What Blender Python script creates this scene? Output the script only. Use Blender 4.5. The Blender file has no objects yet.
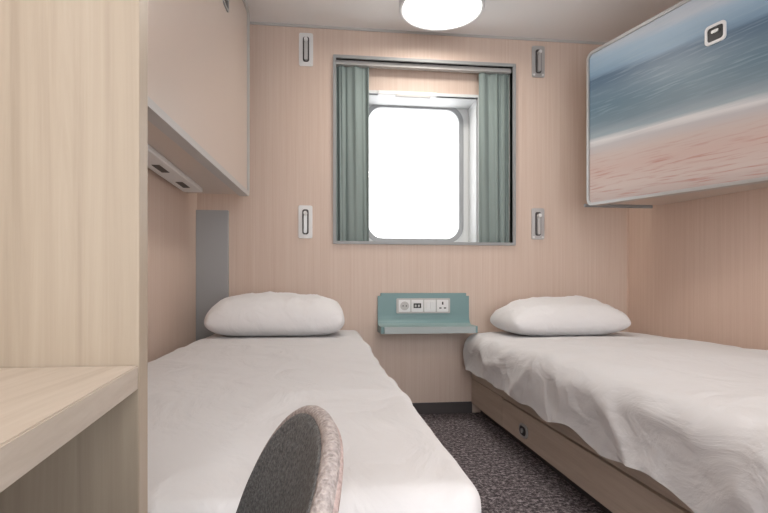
import bpy, bmesh, math, random
from mathutils import Vector, noise, Matrix
random.seed(4)
S = bpy.context.scene
COL = S.collection

def lin(c):
    out=[]
    for v in c:
        v/=255.0
        out.append(v/12.92 if v<=0.04045 else ((v+0.055)/1.055)**2.4)
    return tuple(out)+(1.0,)

def new_mat(name):
    m=bpy.data.materials.new(name); m.use_nodes=True
    nt=m.node_tree
    return m,nt,nt.nodes['Principled BSDF']

def plain(name,rgb,rough=0.5,metal=0.0,coat=0.0,bump=0.0,bscale=200,mottle=0.0):
    m,nt,b=new_mat(name)
    b.inputs['Base Color'].default_value=lin(rgb)
    b.inputs['Roughness'].default_value=rough
    b.inputs['Metallic'].default_value=metal
    b.inputs['Coat Weight'].default_value=coat
    tc=nt.nodes.new('ShaderNodeTexCoord')
    n=nt.nodes.new('ShaderNodeTexNoise'); n.inputs['Scale'].default_value=bscale; n.inputs['Detail'].default_value=4
    nt.links.new(tc.outputs['Object'],n.inputs['Vector'])
    if mottle>0:
        r=nt.nodes.new('ShaderNodeValToRGB')
        r.color_ramp.elements[0].position=.35; r.color_ramp.elements[0].color=lin(tuple(max(0,v*(1-mottle)) for v in rgb))
        r.color_ramp.elements[1].position=.65; r.color_ramp.elements[1].color=lin(tuple(min(255,v*(1+mottle)) for v in rgb))
        nt.links.new(n.outputs['Fac'],r.inputs['Fac']); nt.links.new(r.outputs['Color'],b.inputs['Base Color'])
    if bump>0:
        bp=nt.nodes.new('ShaderNodeBump'); bp.inputs['Strength'].default_value=bump; bp.inputs['Distance'].default_value=0.004
        nt.links.new(n.outputs['Fac'],bp.inputs['Height']); nt.links.new(bp.outputs['Normal'],b.inputs['Normal'])
    return m

def wood(name,c1,c2,c3,scale=(55,55,1.4),rough=0.45,coat=0.0,wave=0.0):
    m,nt,b=new_mat(name)
    tc=nt.nodes.new('ShaderNodeTexCoord')
    mp=nt.nodes.new('ShaderNodeMapping'); mp.inputs['Scale'].default_value=scale
    nt.links.new(tc.outputs['Object'],mp.inputs['Vector'])
    n=nt.nodes.new('ShaderNodeTexNoise'); n.inputs['Scale'].default_value=1.6; n.inputs['Detail'].default_value=7; n.inputs['Roughness'].default_value=0.65
    n.inputs['Distortion'].default_value=wave
    nt.links.new(mp.outputs['Vector'],n.inputs['Vector'])
    r=nt.nodes.new('ShaderNodeValToRGB')
    r.color_ramp.elements[0].position=0.3; r.color_ramp.elements[0].color=lin(c1)
    r.color_ramp.elements[1].position=0.7; r.color_ramp.elements[1].color=lin(c3)
    e=r.color_ramp.elements.new(0.5); e.color=lin(c2)
    nt.links.new(n.outputs['Fac'],r.inputs['Fac'])
    nt.links.new(r.outputs['Color'],b.inputs['Base Color'])
    b.inputs['Roughness'].default_value=rough
    b.inputs['Coat Weight'].default_value=coat
    bp=nt.nodes.new('ShaderNodeBump'); bp.inputs['Strength'].default_value=0.05; bp.inputs['Distance'].default_value=0.002
    nt.links.new(n.outputs['Fac'],bp.inputs['Height']); nt.links.new(bp.outputs['Normal'],b.inputs['Normal'])
    return m

def emis(name,rgb,s):
    m,nt,b=new_mat(name)
    b.inputs['Base Color'].default_value=lin(rgb)
    b.inputs['Emission Color'].default_value=lin(rgb)
    b.inputs['Emission Strength'].default_value=s
    return m

# ---------- materials
M_wall=wood('pink_ash_laminate',(203,180,165),(208,187,173),(213,194,181),scale=(80,80,1.0),rough=0.5)
M_wallR=wood('pink_ash_laminate_side',(204,177,160),(210,184,168),(215,191,176),scale=(80,80,1.0),rough=0.5)
M_oak=wood('pale_oak_laminate',(158,145,128),(170,157,140),(180,168,152),scale=(30,30,0.9),rough=0.45,wave=0.6)
M_desk=wood('pale_oak_desk',(180,168,154),(192,181,168),(202,192,180),scale=(40,2.0,40),rough=0.42,wave=0.4)
M_base=wood('taupe_oak_bed_base',(180,162,146),(191,174,158),(200,185,170),scale=(40,1.6,40),rough=0.5,wave=0.4)
M_ceil=plain('satin_ceiling_panel',(241,240,239),rough=0.25)
M_metal=plain('brushed_aluminium',(190,190,190),rough=0.38,metal=0.7)
M_grey=plain('grey_powdercoat',(150,152,153),rough=0.45)
M_cover=plain('grey_corner_laminate',(160,162,164),rough=0.45)
M_greyl=plain('light_grey_powdercoat',(186,184,182),rough=0.45)
M_dark=plain('dark_plinth',(72,66,66),rough=0.6)
M_black=plain('black_plastic',(22,22,24),rough=0.4)
M_white=plain('white_plastic',(226,226,226),rough=0.4)
M_wframe=plain('white_window_lining',(214,216,216),rough=0.4)
M_teal=plain('teal_laminate',(116,148,150),rough=0.4)
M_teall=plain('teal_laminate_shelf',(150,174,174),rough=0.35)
M_bunk=plain('beige_bunk_laminate',(202,187,176),rough=0.3,coat=0.2)
M_lamprim=plain('lamp_rim_white',(225,226,228),rough=0.4)
M_lamp=emis('lamp_diffuser',(255,249,240),22)

def linen(name,rgb,bs=0.35,sc=9):
    m,nt,b=new_mat(name)
    b.inputs['Base Color'].default_value=lin(rgb)
    b.inputs['Roughness'].default_value=0.85
    b.inputs['Sheen Weight'].default_value=0.15
    tc=nt.nodes.new('ShaderNodeTexCoord')
    mp=nt.nodes.new('ShaderNodeMapping'); mp.inputs['Scale'].default_value=(1.0,0.6,1.0); mp.inputs['Rotation'].default_value=(0,0,0.5)
    nt.links.new(tc.outputs['Object'],mp.inputs['Vector'])
    n=nt.nodes.new('ShaderNodeTexNoise'); n.inputs['Scale'].default_value=sc; n.inputs['Detail'].default_value=6; n.inputs['Distortion'].default_value=1.2
    nt.links.new(mp.outputs['Vector'],n.inputs['Vector'])
    bp=nt.nodes.new('ShaderNodeBump'); bp.inputs['Strength'].default_value=bs; bp.inputs['Distance'].default_value=0.014
    nt.links.new(n.outputs['Fac'],bp.inputs['Height']); nt.links.new(bp.outputs['Normal'],b.inputs['Normal'])
    return m
M_linen=linen('white_cotton',(213,212,213),0.8,7)
M_duvet=linen('white_duvet_cotton',(220,219,220),0.65,9)
M_pillow=linen('white_pillowcase',(230,229,230),0.6)

def carpet():
    m,nt,b=new_mat('speckled_carpet')
    tc=nt.nodes.new('ShaderNodeTexCoord')
    n=nt.nodes.new('ShaderNodeTexNoise'); n.inputs['Scale'].default_value=62; n.inputs['Detail'].default_value=6; n.inputs['Roughness'].default_value=0.9
    nt.links.new(tc.outputs['Object'],n.inputs['Vector'])
    r=nt.nodes.new('ShaderNodeValToRGB')
    r.color_ramp.elements[0].position=0.41; r.color_ramp.elements[0].color=lin((38,33,37))
    r.color_ramp.elements[1].position=0.60; r.color_ramp.elements[1].color=lin((196,186,188))
    e=r.color_ramp.elements.new(0.51); e.color=lin((106,97,100))
    nt.links.new(n.outputs['Fac'],r.inputs['Fac']); nt.links.new(r.outputs['Color'],b.inputs['Base Color'])
    b.inputs['Roughness'].default_value=0.95
    bp=nt.nodes.new('ShaderNodeBump'); bp.inputs['Strength'].default_value=0.8; bp.inputs['Distance'].default_value=0.006
    nt.links.new(n.outputs['Fac'],bp.inputs['Height']); nt.links.new(bp.outputs['Normal'],b.inputs['Normal'])
    return m
M_carpet=carpet()

def art():
    m,nt,b=new_mat('blurred_seascape_print')
    uv=nt.nodes.new('ShaderNodeUVMap'); uv.uv_map='UVMap'
    mp=nt.nodes.new('ShaderNodeMapping'); mp.inputs['Scale'].default_value=(1.3,20,1)
    nt.links.new(uv.outputs['UV'],mp.inputs['Vector'])
    n=nt.nodes.new('ShaderNodeTexNoise'); n.inputs['Scale'].default_value=1.6; n.inputs['Detail'].default_value=7; n.inputs['Roughness'].default_value=0.62
    nt.links.new(mp.outputs['Vector'],n.inputs['Vector'])
    mp3=nt.nodes.new('ShaderNodeMapping'); mp3.inputs['Scale'].default_value=(8,75,1)
    nt.links.new(uv.outputs['UV'],mp3.inputs['Vector'])
    n3=nt.nodes.new('ShaderNodeTexNoise'); n3.inputs['Scale'].default_value=1.0; n3.inputs['Detail'].default_value=4
    nt.links.new(mp3.outputs['Vector'],n3.inputs['Vector'])
    sp=nt.nodes.new('ShaderNodeSeparateXYZ'); nt.links.new(uv.outputs['UV'],sp.inputs['Vector'])
    def math_(op,a,b_,v1=None,v2=None):
        k=nt.nodes.new('ShaderNodeMath'); k.operation=op
        if a is not None: nt.links.new(a,k.inputs[0])
        else: k.inputs[0].default_value=v1
        if b_ is not None: nt.links.new(b_,k.inputs[1])
        else: k.inputs[1].default_value=v2
        return k.outputs[0]
    t=math_('MULTIPLY',sp.outputs['X'],None,v2=0.22)
    t=math_('MULTIPLY',t,sp.outputs['Y'])
    h=math_('ADD',sp.outputs['Y'],t)
    nn=math_('SUBTRACT',n.outputs['Fac'],None,v2=0.5)
    nn=math_('MULTIPLY',nn,None,v2=0.06)
    h=math_('ADD',h,nn)
    r=nt.nodes.new('ShaderNodeValToRGB'); cr=r.color_ramp
    stops=[(0.0,(180,164,160)),(0.10,(198,182,176)),(0.22,(196,172,164)),(0.31,(194,178,172)),(0.375,(182,178,180)),(0.41,(210,208,208)),(0.44,(148,160,168)),
           (0.52,(108,128,140)),(0.62,(90,116,132)),(0.72,(96,120,138)),(0.81,(76,102,126)),(0.85,(124,152,176)),(0.95,(156,180,200)),(1.0,(190,198,208))]
    cr.elements[0].position=stops[0][0]; cr.elements[0].color=lin(stops[0][1])
    cr.elements[1].position=1.0; cr.elements[1].color=lin(stops[-1][1])
    for p,c in stops[1:-1]:
        e=cr.elements.new(p); e.color=lin(c)
    nt.links.new(h,r.inputs['Fac'])
    r2=nt.nodes.new('ShaderNodeValToRGB')
    r2.color_ramp.elements[0].position=0.52; r2.color_ramp.elements[0].color=(0,0,0,1)
    r2.color_ramp.elements[1].position=0.75; r2.color_ramp.elements[1].color=(1,1,1,1)
    nt.links.new(n3.outputs['Fac'],r2.inputs['Fac'])
    mask=nt.nodes.new('ShaderNodeMapRange'); mask.inputs['From Min'].default_value=0.36; mask.inputs['From Max'].default_value=0.18
    nt.links.new(h,mask.inputs['Value'])
    f=math_('MULTIPLY',r2.outputs['Color'],mask.outputs['Result'])
    mx=nt.nodes.new('ShaderNodeMix'); mx.data_type='RGBA'
    nt.links.new(f,mx.inputs[0]); nt.links.new(r.outputs['Color'],mx.inputs[6]); mx.inputs[7].default_value=lin((172,116,102))
    mask2=nt.nodes.new('ShaderNodeMapRange'); mask2.inputs['From Min'].default_value=0.42; mask2.inputs['From Max'].default_value=0.6
    mask2.inputs['To Max'].default_value=0.35
    nt.links.new(h,mask2.inputs['Value'])
    f2=math_('MULTIPLY',r2.outputs['Color'],mask2.outputs['Result'])
    mx2=nt.nodes.new('ShaderNodeMix'); mx2.data_type='RGBA'
    nt.links.new(f2,mx2.inputs[0]); nt.links.new(mx.outputs[2],mx2.inputs[6]); mx2.inputs[7].default_value=lin((160,180,192))
    nt.links.new(mx2.outputs[2],b.inputs['Base Color'])
    b.inputs['Roughness'].default_value=0.4
    return m
M_art=art()

# ---------- geometry helpers
def empty(name):
    e=bpy.data.objects.new(name,None); COL.objects.link(e); e.empty_display_size=0.1
    return e
def obj_from_bm(name,bm,mat=None,parent=None,smooth=False):
    me=bpy.data.meshes.new(name); bm.normal_update(); bm.to_mesh(me); bm.free()
    o=bpy.data.objects.new(name,me); COL.objects.link(o)
    if mat is not None:
        for m in (mat if isinstance(mat,(list,tuple)) else [mat]): me.materials.append(m)
    if smooth:
        for p in me.polygons: p.use_smooth=True
    if parent: o.parent=parent
    return o
def add_box(bm,x0,x1,y0,y1,z0,z1):
    vs=[bm.verts.new((x,y,z)) for x in (x0,x1) for y in (y0,y1) for z in (z0,z1)]
    for f in ((0,1,3,2),(4,6,7,5),(0,4,5,1),(2,3,7,6),(0,2,6,4),(1,5,7,3)):
        bm.faces.new([vs[i] for i in f])
def boxes(name,lst,mat,parent=None,bevel=0.0):
    bm=bmesh.new()
    for b in lst: add_box(bm,*b)
    bmesh.ops.recalc_face_normals(bm,faces=bm.faces)
    if bevel>0:
        bmesh.ops.bevel(bm,geom=list(bm.edges),offset=bevel,segments=3,affect='EDGES',profile=0.6)
    return obj_from_bm(name,bm,mat,parent)
def rr(w,h,r,n=8):
    pts=[]
    for cx,cy,a0 in ((w/2-r,h/2-r,0),(-w/2+r,h/2-r,90),(-w/2+r,-h/2+r,180),(w/2-r,-h/2+r,270)):
        for i in range(n+1):
            a=math.radians(a0+90*i/n); pts.append((cx+r*math.cos(a),cy+r*math.sin(a)))
    return pts
def ring(bm,outer,inner,f0,f1):
    n=len(outer)
    A=[bm.verts.new(f0(*p)) for p in outer]; B=[bm.verts.new(f0(*p)) for p in inner]
    C=[bm.verts.new(f1(*p)) for p in outer]; D=[bm.verts.new(f1(*p)) for p in inner]
    for i in range(n):
        j=(i+1)%n
        bm.faces.new((A[i],A[j],B[j],B[i])); bm.faces.new((C[i],D[i],D[j],C[j]))
        bm.faces.new((A[i],C[i],C[j],A[j])); bm.faces.new((B[i],B[j],D[j],D[i]))
    bmesh.ops.recalc_face_normals(bm,faces=bm.faces)
def plate(bm,pts,f0,f1):
    n=len(pts)
    A=[bm.verts.new(f0(*p)) for p in pts]; C=[bm.verts.new(f1(*p)) for p in pts]
    bm.faces.new(A); bm.faces.new(C[::-1])
    for i in range(n):
        j=(i+1)%n; bm.faces.new((A[i],C[i],C[j],A[j]))
    bmesh.ops.recalc_face_normals(bm,faces=bm.faces)
def wall_plate(name,cx,cz,w,h,r,y0,y1,mat,parent=None,n=6):
    bm=bmesh.new()
    plate(bm,rr(w,h,r,n),lambda a,b:(cx+a,y0,cz+b),lambda a,b:(cx+a,y1,cz+b))
    return obj_from_bm(name,bm,mat,parent)
def cyl(name,p,axis,r,l,mat,parent=None,n=32,r2=None):
    bm=bmesh.new()
    bmesh.ops.create_cone(bm,cap_ends=True,segments=n,radius1=r,radius2=r if r2 is None else r2,depth=l)
    if axis=='y': bmesh.ops.rotate(bm,verts=bm.verts,cent=(0,0,0),matrix=Matrix.Rotation(math.pi/2,3,'X'))
    if axis=='x': bmesh.ops.rotate(bm,verts=bm.verts,cent=(0,0,0),matrix=Matrix.Rotation(math.pi/2,3,'Y'))
    bmesh.ops.translate(bm,verts=bm.verts,vec=p)
    return obj_from_bm(name,bm,mat,parent)

XL,XR,YB,YF,ZC=-0.67,1.755,2.80,-1.2,2.12
# ---------- room shell
boxes('floor',[(XL-.05,XR+.05,YF,YB+.05,-0.05,0.0)],M_carpet)
boxes('ceiling',[(XL-.05,XR+.05,YF,YB+.05,ZC,ZC+.05)],M_ceil)
boxes('wall_left',[(XL-.05,XL,YF,YB+.05,0,ZC)],M_wall)
boxes('wall_right',[(XR,XR+.05,YF,YB+.05,0,ZC)],M_wallR)
wx0,wx1,wz0,wz1=0.058,1.06,0.953,1.954
boxes('wall_back',[(XL,wx0,YB,YB+.05,0,ZC),(wx1,XR,YB,YB+.05,0,ZC),(wx0,wx1,YB,YB+.05,0,wz0),(wx0,wx1,YB,YB+.05,wz1,ZC)],M_wall)
boxes('baseboard_back',[(0.16,0.82,YB-.008,YB,0,0.063)],M_dark)
boxes('trim_ceiling',[(XL,XR,YB-.006,YB,ZC-.012,ZC),(XR-.006,XR,YF,YB,ZC-.012,ZC)],M_greyl)
boxes('trim_ceiling_seam',[(XL,XR,1.72,1.726,ZC-.002,ZC)],M_grey)
boxes('corner_cover_panel',[(XL+.001,-0.506,YB-.03,YB-.001,0.0,1.109)],M_cover,bevel=.003)
boxes('trim_corner',[(XR-.007,XR,YB-.007,YB,0,ZC)],M_wallR)

# ---------- window
win=empty('window_1')
cx=(0.045+1.073)/2; cz=(0.94+1.967)/2
bm=bmesh.new()
ring(bm,rr(1.028,1.027,.004,3),rr(0.996,0.995,.003,3),lambda a,b:(cx+a,YB-.012,cz+b),lambda a,b:(cx+a,YB+.0,cz+b))
obj_from_bm('outer_frame',bm,M_grey,win)
boxes('recess_lining',[(wx0-.02,wx0,YB+.001,2.93,wz0-.02,wz1+.02),(wx1,wx1+.02,YB+.001,2.93,wz0-.02,wz1+.02),(wx0,wx1,YB+.001,2.93,wz0-.02,wz0),(wx0,wx1,YB+.001,2.93,wz1,wz1+.02)],M_white,win)
ox0,ox1,oz0,oz1=0.227,0.887,0.962,1.81
boxes('recess_back_panel',[(wx0,ox0,2.91,2.93,wz0,wz1),(ox1,wx1,2.91,2.93,wz0,wz1),(ox0,ox1,2.91,2.93,oz1,wz1),(ox0,ox1,2.91,2.93,wz0,oz0)],M_wall,win)
boxes('window_tunnel',[(ox0-.015,ox0,2.90,3.12,oz0-.015,oz1+.015),(ox1,ox1+.015,2.90,3.12,oz0-.015,oz1+.015),(ox0,ox1,2.90,3.12,oz1,oz1+.015),(ox0,ox1,2.90,3.12,oz0-.006,oz0)],M_wframe,win)
gx0,gx1,gz0,gz1=0.262,0.827,1.001,1.80
gcx,gcz,gw,gh=(gx0+gx1)/2,(gz0+gz1)/2,gx1-gx0,gz1-gz0
bm=bmesh.new()
ring(bm,rr(gw+.17,gh+.12,.01,8),rr(gw,gh,.085,8),lambda a,b:(gcx+a,3.10,gcz+b),lambda a,b:(gcx+a,3.16,gcz+b))
obj_from_bm('porthole_surround',bm,M_wframe,win)
bm=bmesh.new()
ring(bm,rr(gw+.05,gh+.05,.105,8),rr(gw-.004,gh-.004,.083,8),lambda a,b:(gcx+a,3.088,gcz+b),lambda a,b:(gcx+a,3.10,gcz+b))
obj_from_bm('porthole_gasket',bm,plain('gasket_grey',(150,152,154),rough=.5),win)
mg,nt,b=new_mat('window_glass')
tr=nt.nodes.new('ShaderNodeBsdfTransparent'); gl=nt.nodes.new('ShaderNodeBsdfGlossy'); gl.inputs['Roughness'].default_value=0.02
mxs=nt.nodes.new('ShaderNodeMixShader'); mxs.inputs[0].default_value=0.05
nt.links.new(tr.outputs[0],mxs.inputs[1]); nt.links.new(gl.outputs[0],mxs.inputs[2]); nt.links.new(mxs.outputs[0],nt.nodes['Material Output'].inputs['Surface'])
wall_plate('glass_pane',gcx,gcz,gw,gh,.085,3.13,3.135,mg,win,8)
boxes('blind_cassette',[(0.30,0.64,2.885,2.91,1.80,1.822)],M_white,win,bevel=.004)
boxes('blind_latch',[(0.40,0.60,2.875,2.89,1.786,1.80)],M_greyl,win,bevel=.003)
boxes('curtain_track',[(wx0,wx1,2.825,2.85,wz1-.022,wz1)],M_greyl,win)

M_curt=plain('sage_grey_curtain',(134,147,144),rough=0.9,bump=0.3,bscale=300)
def curtain(x0,x1,name,sd):
    bm=bmesh.new(); n=90; rows=12; vs=[]
    for j in range(rows+1):
        z=wz0+.006+(wz1-.022-wz0-.006)*j/rows
        row=[]
        for i in range(n+1):
            t=i/n; x=x0+(x1-x0)*t
            ph=(t+.10*math.sin(t*5+sd))*math.pi*2*3.0+sd
            y=2.852+0.008*math.sin(ph+0.25*math.sin(z*3))+0.004*math.sin(ph*2.3+z*2)
            row.append(bm.verts.new((x+0.003*math.sin(ph*2)*math.sin(math.pi*t),y,z)))
        vs.append(row)
    for j in range(rows):
        for i in range(n):
            bm.faces.new((vs[j][i],vs[j][i+1],vs[j+1][i+1],vs[j+1][i]))
    return obj_from_bm(name,bm,M_curt,win,True)
curtain(wx0+.004,0.245,'curtain_panel_a',0.3)
curtain(0.875,wx1-.004,'curtain_panel_b',1.9)

# ---------- bunk hooks on wall
def bunk_hook(x,z,grey):
    e=empty('bunk_lock_bracket')
    wall_plate('back_plate',x,z,.075,.178,.010,YB-.006,YB,M_metal if grey else M_white,e)
    wall_plate('slot_recess',x,z,.034,.135,.012,YB-.009,YB-.006,M_dark,e)
    wall_plate('slide_bar',x,z-.008,.018,.108,.008,YB-.022,YB-.009,M_metal,e)
    cyl('screw_a',(x-.026,YB-.008,z-.076),'y',.006,.005,M_white,e,16)
    cyl('screw_b',(x+.026,YB-.008,z-.076),'y',.006,.005,M_white,e,16)
    cyl('lock_pin',(x,YB-.024,z+.045),'y',.010,.024,M_white,e,20)
bunk_hook(-.1005,1.988,False); bunk_hook(-.1035,1.057,False)
bunk_hook(1.208,1.989,True); bunk_hook(1.206,1.065,True)

# ---------- shelf with sockets
sh=empty('bedside_shelf')
def shelf():
    bm=bmesh.new()
    x0,x1=.288,.800
    yf=2.605
    prof=[(2.785,.672)]
    r=.05
    for i in range(9):
        a=math.pi/2*i/8
        prof.append((2.785-r+r*math.cos(a), .499+r-r*math.sin(a)))
    prof+= [(yf,.499)]
    back=[(yf,.464),(2.7985,.460),(2.7985,.672)]
    P=prof+back; n=len(P)
    cols=[]
    for x in (x0,x1): cols.append([bm.verts.new((x,y,z)) for y,z in P])
    bm.faces.new(cols[0]); bm.faces.new(cols[1][::-1])
    for i in range(n):
        j=(i+1)%n
        f=bm.faces.new((cols[0][i],cols[0][j],cols[1][j],cols[1][i]))
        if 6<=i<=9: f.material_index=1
        if i==10: f.material_index=2
    bmesh.ops.recalc_face_normals(bm,faces=bm.faces)
    es=[e for e in bm.edges if abs(e.verts[0].co.x-e.verts[1].co.x)<1e-6 and ((abs(e.verts[0].co.y-yf)<1e-4 and abs(e.verts[1].co.y-yf)<1e-4) or (abs(e.verts[0].co.z-.672)<1e-4 and abs(e.verts[1].co.z-.672)<1e-4))]
    bmesh.ops.bevel(bm,geom=es,offset=.016,segments=6,affect='EDGES')
    return obj_from_bm('curved_shelf',bm,[M_teal,M_teall,plain('shelf_edge',(170,180,180),rough=.4)],sh)
shelf()
zc=.602
wall_plate('socket_strip',.540,zc,.300,.082,.006,2.776,2.785,M_greyl,sh)
for i,cxx in enumerate((.434,.505,.576,.647)):
    wall_plate('module_%d'%(i+1),cxx,zc,.064,.066,.004,2.772,2.776,M_white,sh)
cyl('round_socket',(.434,2.7705,zc),'y',.024,.004,M_greyl,sh,32)
for dx in (-.009,.009): cyl('round_socket_hole',(.434+dx,2.768,zc),'y',.0035,.003,M_black,sh,12)
boxes('usb_block',[(.484,.526,2.7695,2.7725,zc-.012,zc+.014)],M_black,sh)
boxes('usb_port',[(.490,.500,2.7688,2.7698,zc-.006,zc+.006),(.508,.518,2.7688,2.7698,zc-.006,zc+.006)],M_greyl,sh)
boxes('switch_rocker',[(.553,.574,2.768,2.773,zc-.024,zc+.024),(.578,.599,2.768,2.773,zc-.024,zc+.024)],M_white,sh,bevel=.002)
boxes('uk_socket_holes',[(.643,.651,2.7705,2.7725,zc+.006,zc+.022),(.628,.640,2.7705,2.7725,zc-.016,zc-.009),(.654,.666,2.7705,2.7725,zc-.016,zc-.009)],M_black,sh)

# ---------- ceiling lamp, plus an added fill lamp
def lamp(x,y):
    e=empty('ceiling_lamp')
    R=.206
    bm=bmesh.new()
    prof=[(R-.03,ZC),(R-.004,ZC),(R,ZC-.006),(R,ZC-.074),(R-.004,ZC-.080),(R-.016,ZC-.080),(R-.020,ZC-.072)]
    n=72; rings=[[bm.verts.new((x+r*math.cos(2*math.pi*i/n),y+r*math.sin(2*math.pi*i/n),z)) for i in range(n)] for r,z in prof]
    for a,b_ in zip(rings,rings[1:]):
        for i in range(n):
            j=(i+1)%n; bm.faces.new((a[i],a[j],b_[j],b_[i]))
    bmesh.ops.recalc_face_normals(bm,faces=bm.faces)
    obj_from_bm('rim',bm,M_lamprim,e,True)
    bm=bmesh.new()
    prof=[(R-.018,ZC-.072),(R-.03,ZC-.074),(R*.6,ZC-.076),(R*.2,ZC-.077)]
    rings=[[bm.verts.new((x+r*math.cos(2*math.pi*i/n),y+r*math.sin(2*math.pi*i/n),z)) for i in range(n)] for r,z in prof]
    for a,b_ in zip(rings,rings[1:]):
        for i in range(n):
            j=(i+1)%n; bm.faces.new((a[i],b_[i],b_[j],a[j]))
    bm.faces.new(rings[-1])
    obj_from_bm('diffuser',bm,M_lamp,e,True)
lamp(.56,2.42); lamp(.56,.2)  # second one is an added, unseen fixture that fills the cabin with light

# ---------- bunks (folded up)
def bunk(name,FF,NF,wallx,zbf,zbn,ztf,ztn,matface,rim,rad=.035,latch=None,rw=.014,dim=False):
    e=empty(name)
    sgn=-1 if wallx>0 else 1
    (xf,yf),(xn,yn)=FF,NF
    L=math.hypot(xf-xn,yf-yn)
    nx,ny=(-(yn-yf)/L,(xn-xf)/L)
    if nx*sgn<0: nx,ny=-nx,-ny
    zm=lambda s,h:(zbf*(1-s)+zbn*s)*(1-h)+(ztf*(1-s)+ztn*s)*h
    H=ztf-zbf
    def F(off):
        return lambda a,b:(xf+(xn-xf)*(a/L+.5)+nx*off, yf+(yn-yf)*(a/L+.5)+ny*off, zm(a/L+.5,b/H+.5))
    bm=bmesh.new()
    P=F(-.03)
    ins=.012
    fb=P(-L/2+ins,-H/2+ins); nb=P(L/2-ins,-H/2+ins); ft=P(-L/2+ins,H/2-ins); nt_=P(L/2-ins,H/2-ins)
    wxp=wallx-.002*(1 if wallx>0 else -1)
    vs=[Vector(fb),Vector(nb),Vector((wxp,nb[1],nb[2])),Vector((wxp,fb[1],fb[2])),Vector(ft),Vector(nt_),Vector((wxp,nt_[1],nt_[2])),Vector((wxp,ft[1],ft[2]))]
    V=[bm.verts.new(v) for v in vs]
    for f in ((0,1,2,3),(4,5,6,7),(0,1,5,4),(1,2,6,5),(2,3,7,6),(3,0,4,7)): bm.faces.new([V[i] for i in f])
    bmesh.ops.recalc_face_normals(bm,faces=bm.faces)
    obj_from_bm('bunk_body',bm,M_bunk,e)
    bm=bmesh.new(); plate(bm,rr(L-.02,H-.02,rad-.01,8),F(0),F(-.03))
    me_o=obj_from_bm('front_board',bm,matface,e)
    me=me_o.data; ul=me.uv_layers.new(name='UVMap')
    dx,dy=(xn-xf)/L,(yn-yf)/L
    for li,l in enumerate(me.loops):
        c=me.vertices[l.vertex_index].co
        s=((c.x-xf)*dx+(c.y-yf)*dy)/L
        zb=zbf*(1-s)+zbn*s; zt=ztf*(1-s)+ztn*s
        ul.data[li].uv=(s,(c.z-zb)/(zt-zb))
    bm=bmesh.new(); ring(bm,rr(L,H,rad,8),rr(L-2*rw,H-2*rw,rad-rw*.8,8),F(.008),F(-.035))
    obj_from_bm('metal_rim',bm,rim,e)
    if latch:
        a,b_=latch
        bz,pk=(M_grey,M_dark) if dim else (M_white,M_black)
        bm=bmesh.new(); ring(bm,[(a+p,b_+q) for p,q in rr(.085,.075,.016,6)],[(a+p,b_+q) for p,q in rr(.066,.054,.012,6)],F(.006),F(0))
        obj_from_bm('latch_bezel',bm,bz,e)
        bm=bmesh.new(); plate(bm,[(a+p,b_+q) for p,q in rr(.066,.054,.012,6)],F(.002),F(0))
        obj_from_bm('latch_pocket',bm,pk,e)
        bm=bmesh.new(); plate(bm,[(a+p,b_+.008+q) for p,q in rr(.030,.012,.005,6)],F(.008),F(.002))
        obj_from_bm('latch_lever',bm,M_metal,e)
    return e,F,L,H
eR,FR,LR,HR=bunk('folded_upper_bunk',(1.346,2.5),(1.690,1.10),XR,1.122,1.052,1.905,1.862,M_art,M_metal,latch=(-.03,.20))
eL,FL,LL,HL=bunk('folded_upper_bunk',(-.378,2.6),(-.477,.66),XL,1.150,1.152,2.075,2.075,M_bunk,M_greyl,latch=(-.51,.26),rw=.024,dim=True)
ls=[(-.648,-.560,.85,2.45,1.142,1.163)]
boxes('reading_light_strip',ls,M_white,eL,bevel=.006)
boxes('light_strip_slots',[(-.618,-.590,y,y+.12,1.1408,1.1425) for y in (2.22,1.92,1.62,1.32)],M_black,eL)
cyl('pivot_arm',(1.55,2.56,1.135),'x',.009,.38,M_grey,eR)
boxes('clip_tab',[(1.60,1.62,1.52,1.60,1.045,1.10)],M_white,eR,bevel=.003)

# ---------- wardrobe side panel and desk
boxes('wardrobe_partition',[(XL+.001,-.180,.524,.549,0.001,ZC-.001)],M_oak,bevel=.0015)
dk=empty('desk')
def desk():
    bm=bmesh.new()
    z0,z1=.601,.6245
    pts=[(XL+.002,.5225),(-.1805,.5225),(-.097,-.30),(XL+.002,-.30)]
    A=[bm.verts.new((x,y,z1)) for x,y in pts]; B=[bm.verts.new((x,y,z0)) for x,y in pts]
    bm.faces.new(A); bm.faces.new(B[::-1])
    for i in range(4):
        j=(i+1)%4; bm.faces.new((A[i],B[i],B[j],A[j]))
    bmesh.ops.recalc_face_normals(bm,faces=bm.faces)
    bmesh.ops.bevel(bm,geom=list(bm.edges),offset=.0012,segments=2,affect='EDGES')
    return obj_from_bm('desk_top',bm,M_desk,dk)
desk()
boxes('desk_end_support',[(XL+.002,-.16,-.30,-.278,0.001,.601)],M_oak,dk)

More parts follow.
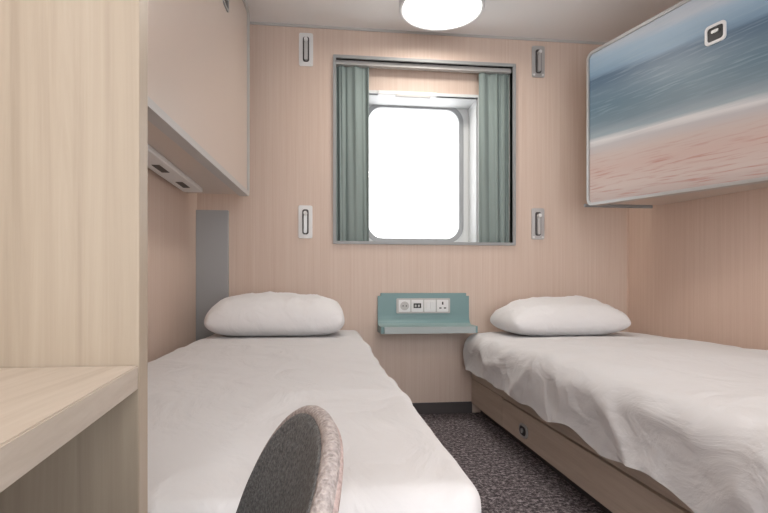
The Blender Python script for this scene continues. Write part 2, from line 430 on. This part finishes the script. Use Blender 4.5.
# ---------- soft goods
def profile(a0,a1,d0,d1,r0,r1,step):
    pts=[]
    if d0>0:
        k=max(2,int((d0-r0)/step))
        for i in range(k): pts.append((a0,d0-(d0-r0)*i/k))
        for i in range(6):
            a=math.pi/2*i/6; pts.append((a0+r0-r0*math.cos(a),r0-r0*math.sin(a)))
        s=a0+r0
    else: s=a0
    e=a1-r1 if d1>0 else a1
    k=max(2,int((e-s)/step))
    for i in range(k+1): pts.append((s+(e-s)*i/k,0))
    if d1>0:
        for i in range(1,7):
            a=math.pi/2*i/6; pts.append((a1-r1+r1*math.sin(a),r1-r1*math.cos(a)))
        k=max(2,int((d1-r1)/step))
        for i in range(1,k+1): pts.append((a1,r1+(d1-r1)*i/k))
    return pts
def cover(name,x0,x1,y0,y1,zt,dr,rad,R,amp,fold,seed,mat,parent,crown=0.0,step=.022,hemwave=0.0,flat=None):
    px=profile(x0,x1,dr[0],dr[1],rad,rad,step); py=profile(y0,y1,dr[2],dr[3],rad,rad,step)
    bm=bmesh.new(); G=[]
    xc,yc=(x0+x1)/2,(y0+y1)/2
    hem=max(dr)
    for (x,dx) in px:
        row=[]
        for (y,dy) in py:
            d=min(hem,(dx**3+dy**3)**(1/3))
            X,Y=x,y
            for sx,ex,okx in ((-1,x0,dr[0]>0),(1,x1,dr[1]>0)):
                for sy,ey,oky in ((-1,y0,dr[2]>0),(1,y1,dr[3]>0)):
                    if not(okx and oky): continue
                    cx_,cy_=ex-sx*R,ey-sy*R
                    u=(x-cx_)*sx/R; v=(y-cy_)*sy/R
                    if u>0 and v>0:
                        X=cx_+sx*R*u*math.sqrt(max(0,1-v*v/2)); Y=cy_+sy*R*v*math.sqrt(max(0,1-u*u/2))
            z=zt-d
            z+=crown*max(0,1-abs((x-xc)/((x1-x0)/2))**3)*max(0,1-abs((y-yc)/((y1-y0)/2))**8)
            z+= hemwave*noise.noise(Vector((X*5+seed,Y*5,0)))*(d/hem)
            row.append(bm.verts.new((X,Y,z)))
        G.append(row)
    for i in range(len(px)-1):
        for j in range(len(py)-1):
            bm.faces.new((G[i][j],G[i+1][j],G[i+1][j+1],G[i][j+1]))
    bm.normal_update()
    if sum(f.normal.z for f in bm.faces)<0:
        bmesh.ops.reverse_faces(bm,faces=bm.faces); bm.normal_update()
    new=[]
    for v in bm.verts:
        p=v.co
        q=Vector((p.x*2.2+seed,p.y*1.6,p.z*2.2))
        a=noise.fractal(q,1.0,2.0,3)*amp
        q2=Vector((p.x*3.0+p.y*1.2+seed,p.y*3.2-p.x*1.5,p.z*3))
        f=1-abs(noise.noise(q2))*2.2
        g=1-abs(noise.noise(q2*2.3+Vector((3,1,7))))*2.4
        edge=min(1.0,max(0.0,(zt+.01-p.z)/.08))
        a+=fold*(max(0,f)**3)*(0.55+0.6*edge)+fold*.5*(max(0,g)**3)*(0.3+0.9*edge)
        np_=p+v.normal*a
        if flat and np_.y>flat[0] and np_.z>zt-.04:
            k=min(1,(np_.y-flat[0])/.08)
            np_.z=np_.z*(1-k)+min(np_.z,flat[1])*k
        new.append(np_)
    for v,c in zip(bm.verts,new): v.co=c
    bmesh.ops.remove_doubles(bm,verts=bm.verts,dist=1e-5)
    o=obj_from_bm(name,bm,mat,parent,True)
    sm=o.modifiers.new('soft','SUBSURF'); sm.levels=1; sm.render_levels=1
    return o
def pillow(name,cx_,cy_,z0,hw,hd,T,rz,ry,seed,lean=0.0,eu=5.0,pinch=0.0):
    bm=bmesh.new(); n=48; top=[];bot=[]
    for i in range(n+1):
        rt=[];rb=[]
        for j in range(n+1):
            u=-1+2*i/n; v=-1+2*j/n
            u=math.copysign(1-(1-abs(u))**1.6,u); v=math.copysign(1-(1-abs(v))**1.6,v)
            th=((1-abs(u)**eu)*(1-abs(v)**3.2))
            th=max(0,th)**.5
            X=u*hw*(1-.02*(1-v*v))
            Y=v*hd*(1-.03*(1-abs(u)))
            k=1-0.08*(abs(u)**5)*(abs(v)**5)
            X*=k;Y*=k
            w=noise.fractal(Vector((u*1.6+seed,v*1.6,seed)),1,2,3)*.012*th
            w+=max(0,1-abs(noise.noise(Vector((u*3+seed,v*2.2+u,1))))*3)**2*.010*th
            w+=lean*u*th-pinch*max(0,-u)**2*th*T
            w+=.020*(v)*th
            rt.append(bm.verts.new((X,Y,T*.34+T*.64*th+w)))
            if 0<i<n and 0<j<n: rb.append(bm.verts.new((X,Y,T*.34-T*.34*min(1,th*1.15))))
            else: rb.append(rt[-1])
        top.append(rt);bot.append(rb)
    for i in range(n):
        for j in range(n):
            bm.faces.new((top[i][j],top[i+1][j],top[i+1][j+1],top[i][j+1]))
            try: bm.faces.new((bot[i][j],bot[i][j+1],bot[i+1][j+1],bot[i+1][j]))
            except ValueError: pass
    M=Matrix.Translation((cx_,cy_,z0))@Matrix.Rotation(rz,4,'Z')@Matrix.Rotation(ry,4,'Y')
    bmesh.ops.transform(bm,matrix=M,verts=bm.verts)
    return obj_from_bm(name,bm,M_pillow,None,True)

# left bed
bl=empty('single_bed')
boxes('bed_base',[(-.535,.13,.60,YB-.034,.05,.24)],M_base,bl,bevel=.003)
boxes('bed_plinth',[(-.50,.09,.66,YB-.06,0,.05)],M_dark,bl)
boxes('mattress',[(-.535,.145,.585,YB-.036,.24,.445)],M_linen,bl,bevel=.03)
cover('bed_cover',-.565,.180,.560,YB-.034,.468,(.21,.21,.21,.02),.026,.045,.008,.008,3.1,M_linen,bl,crown=.014,hemwave=.02,flat=(2.25,.476))
pillow('pillow',-.220,2.50,.481,.320,.205,.188,-.02,0,1.3)

# right bed
br=empty('single_bed')
boxes('bed_base',[(.83,XR-.004,.62,YB-.004,.055,.235)],M_base,br,bevel=.002)
boxes('bed_plinth',[(.87,XR-.004,.66,YB-.004,0,.055)],M_dark,br)
boxes('base_top_rail',[(.818,.83,.62,YB-.004,.195,.238)],M_base,br,bevel=.002)
boxes('drawer_front',[(.816,.83,1.02,2.29,.058,.188)],M_base,br,bevel=.002)
boxes('base_end_stile',[(.818,.83,2.30,YB-.004,.055,.192),(.818,.83,.62,1.01,.055,.192)],M_base,br,bevel=.002)
def side_oval(name,y,z,w,h,r,x0,x1,mat):
    bm=bmesh.new(); plate(bm,rr(w,h,r,8),lambda a,b:(x0,y+a,z+b),lambda a,b:(x1,y+a,z+b)); return obj_from_bm(name,bm,mat,br)
side_oval('handle_bezel',2.03,.112,.085,.056,.027,.810,.8165,M_metal)
side_oval('handle_pocket',2.03,.112,.062,.036,.017,.8085,.8105,M_black)
side_oval('handle_button',2.03,.112,.020,.020,.009,.804,.809,M_metal)
boxes('mattress',[(.835,XR-.006,.60,YB-.006,.238,.41)],M_linen,br,bevel=.03)
cover('duvet',.758,XR-.004,.575,YB-.012,.446,(.190,.012,.18,.03),.055,.10,.013,.013,8.4,M_duvet,br,crown=.026,hemwave=.035,step=.018,flat=(2.28,.460))
pillow('pillow',1.195,2.53,.465,.316,.200,.180,.03,0,5.7,eu=4.0,pinch=.18)

# ---------- chair
ch=empty('upholstered_chair')
M_felt=plain('charcoal_felt',(104,106,107),rough=.95,bump=.8,bscale=380,mottle=.18)
M_pinkfelt=plain('taupe_felt',(178,160,156),rough=.95,bump=.6,bscale=380,mottle=.08)
M_pipe=plain('light_grey_piping',(166,158,156),rough=.95,bump=.6,bscale=380,mottle=.12)
def chair():
    c=Vector((-.022,.310)); d=Vector((-.13,.99)).normalized(); nrm=Vector((-d.y,d.x))
    W=.145; zb,zt=.44,.618
    def pt(a,h,off):
        p=c+d*(a*W)+nrm*(0.028*a*a)+Vector((1,0))*(.24*(h)-.02)
        n2=(nrm-d*(2*.028*a/W)).normalized()
        p=p+n2*off
        return (p.x,p.y,zb+h)
    H=zt-zb
    bm=bmesh.new(); nu,nv=48,24
    def sheet(off,mi,infl):
        G=[]
        for i in range(nu+1):
            col=[]
            a=-math.cos(math.pi*i/nu)
            hh=H*(max(0,1-abs(a)**2.6))**(1/2.6)
            for j in range(nv+1):
                t=j/nv
                t2=1-(1-t)**1.6
                h=-.03+(hh+.03)*t2
                edge=min(1-abs(a),1-t)
                o=off+infl*min(1,edge/.12)**.5
                col.append(bm.verts.new(pt(a,h,o)))
            G.append(col)
        for i in range(nu):
            for j in range(nv):
                f=bm.faces.new((G[i][j],G[i+1][j],G[i+1][j+1],G[i][j+1])); f.material_index=mi
        return G
    A=sheet(.005,0,.002); B=sheet(-.005,1,-.003)
    for i in range(nu):
        f=bm.faces.new((A[i][nv],A[i+1][nv],B[i+1][nv],B[i][nv])); f.material_index=2
        bm.faces.new((A[i][0],B[i][0],B[i+1][0],A[i+1][0]))
    for j in range(nv):
        for k in (0,nu):
            f=bm.faces.new((A[k][j],A[k][j+1],B[k][j+1],B[k][j])); f.material_index=2
    bmesh.ops.remove_doubles(bm,verts=bm.verts,dist=1e-5)
    bmesh.ops.recalc_face_normals(bm,faces=bm.faces)
    obj_from_bm('backrest',bm,[M_felt,M_pinkfelt,M_pipe],ch,True)
    cu=bpy.data.curves.new('piping','CURVE'); cu.dimensions='3D'; cu.bevel_depth=.0050; cu.bevel_resolution=4
    sp=cu.splines.new('POLY'); pts=[]
    for i in range(81):
        a=-math.cos(math.pi*i/80)
        hh=H*(max(0,1-abs(a)**2.6))**(1/2.6)
        pts.append(pt(a,hh,.0))
    sp.points.add(len(pts)-1)
    for k,p in enumerate(pts): sp.points[k].co=(*p,1)
    cu.materials.append(M_pipe)
    o=bpy.data.objects.new('piping',cu); COL.objects.link(o); o.parent=ch
    sc=c+nrm*.185
    bm=bmesh.new(); n=48
    prof=[(.0,.395),(.17,.395),(.193,.405),(.2,.42),(.195,.437),(.17,.447),(.10,.452),(0,.453)]
    rings=[[bm.verts.new((sc.x+r*math.cos(2*math.pi*i/n),sc.y-.0+r*.80*math.sin(2*math.pi*i/n),z)) for i in range(n)] for r,z in prof[1:-1]]
    for a,b_ in zip(rings,rings[1:]):
        for i in range(n):
            j=(i+1)%n; bm.faces.new((a[i],a[j],b_[j],b_[i]))
    bm.faces.new(rings[0][::-1]); bm.faces.new(rings[-1])
    obj_from_bm('seat',bm,M_felt,ch,True)
    for k,(dx,dy) in enumerate(((.11,.10),(-.11,.10),(.11,-.10),(-.11,-.10))):
        bm=bmesh.new(); n=16
        top=Vector((sc.x+dx,sc.y+dy,.398)); bt=Vector((sc.x+dx*1.35,sc.y+dy*1.35,0))
        r1=[bm.verts.new(top+Vector((.016*math.cos(2*math.pi*i/n),.016*math.sin(2*math.pi*i/n),0))) for i in range(n)]
        r2=[bm.verts.new(bt+Vector((.010*math.cos(2*math.pi*i/n),.010*math.sin(2*math.pi*i/n),0))) for i in range(n)]
        for i in range(n):
            j=(i+1)%n; bm.faces.new((r1[i],r2[i],r2[j],r1[j]))
        bm.faces.new(r1); bm.faces.new(r2[::-1])
        obj_from_bm('leg_%d'%(k+1),bm,M_desk,ch,True)
chair()

# ---------- world & camera
w=bpy.data.worlds.new('overcast_sky'); S.world=w; w.use_nodes=True
bg=w.node_tree.nodes['Background']; bg.inputs['Color'].default_value=(0.98,0.985,1.0,1); bg.inputs['Strength'].default_value=3.4
cam=bpy.data.cameras.new('camera'); co=bpy.data.objects.new('camera',cam); COL.objects.link(co)
co.location=(0,0,.70); co.rotation_euler=(math.radians(90),0,math.radians(-6.6))
cam.lens=24; cam.sensor_width=36; cam.shift_y=.041; cam.clip_start=.02
S.camera=co
S.view_settings.view_transform='Standard'
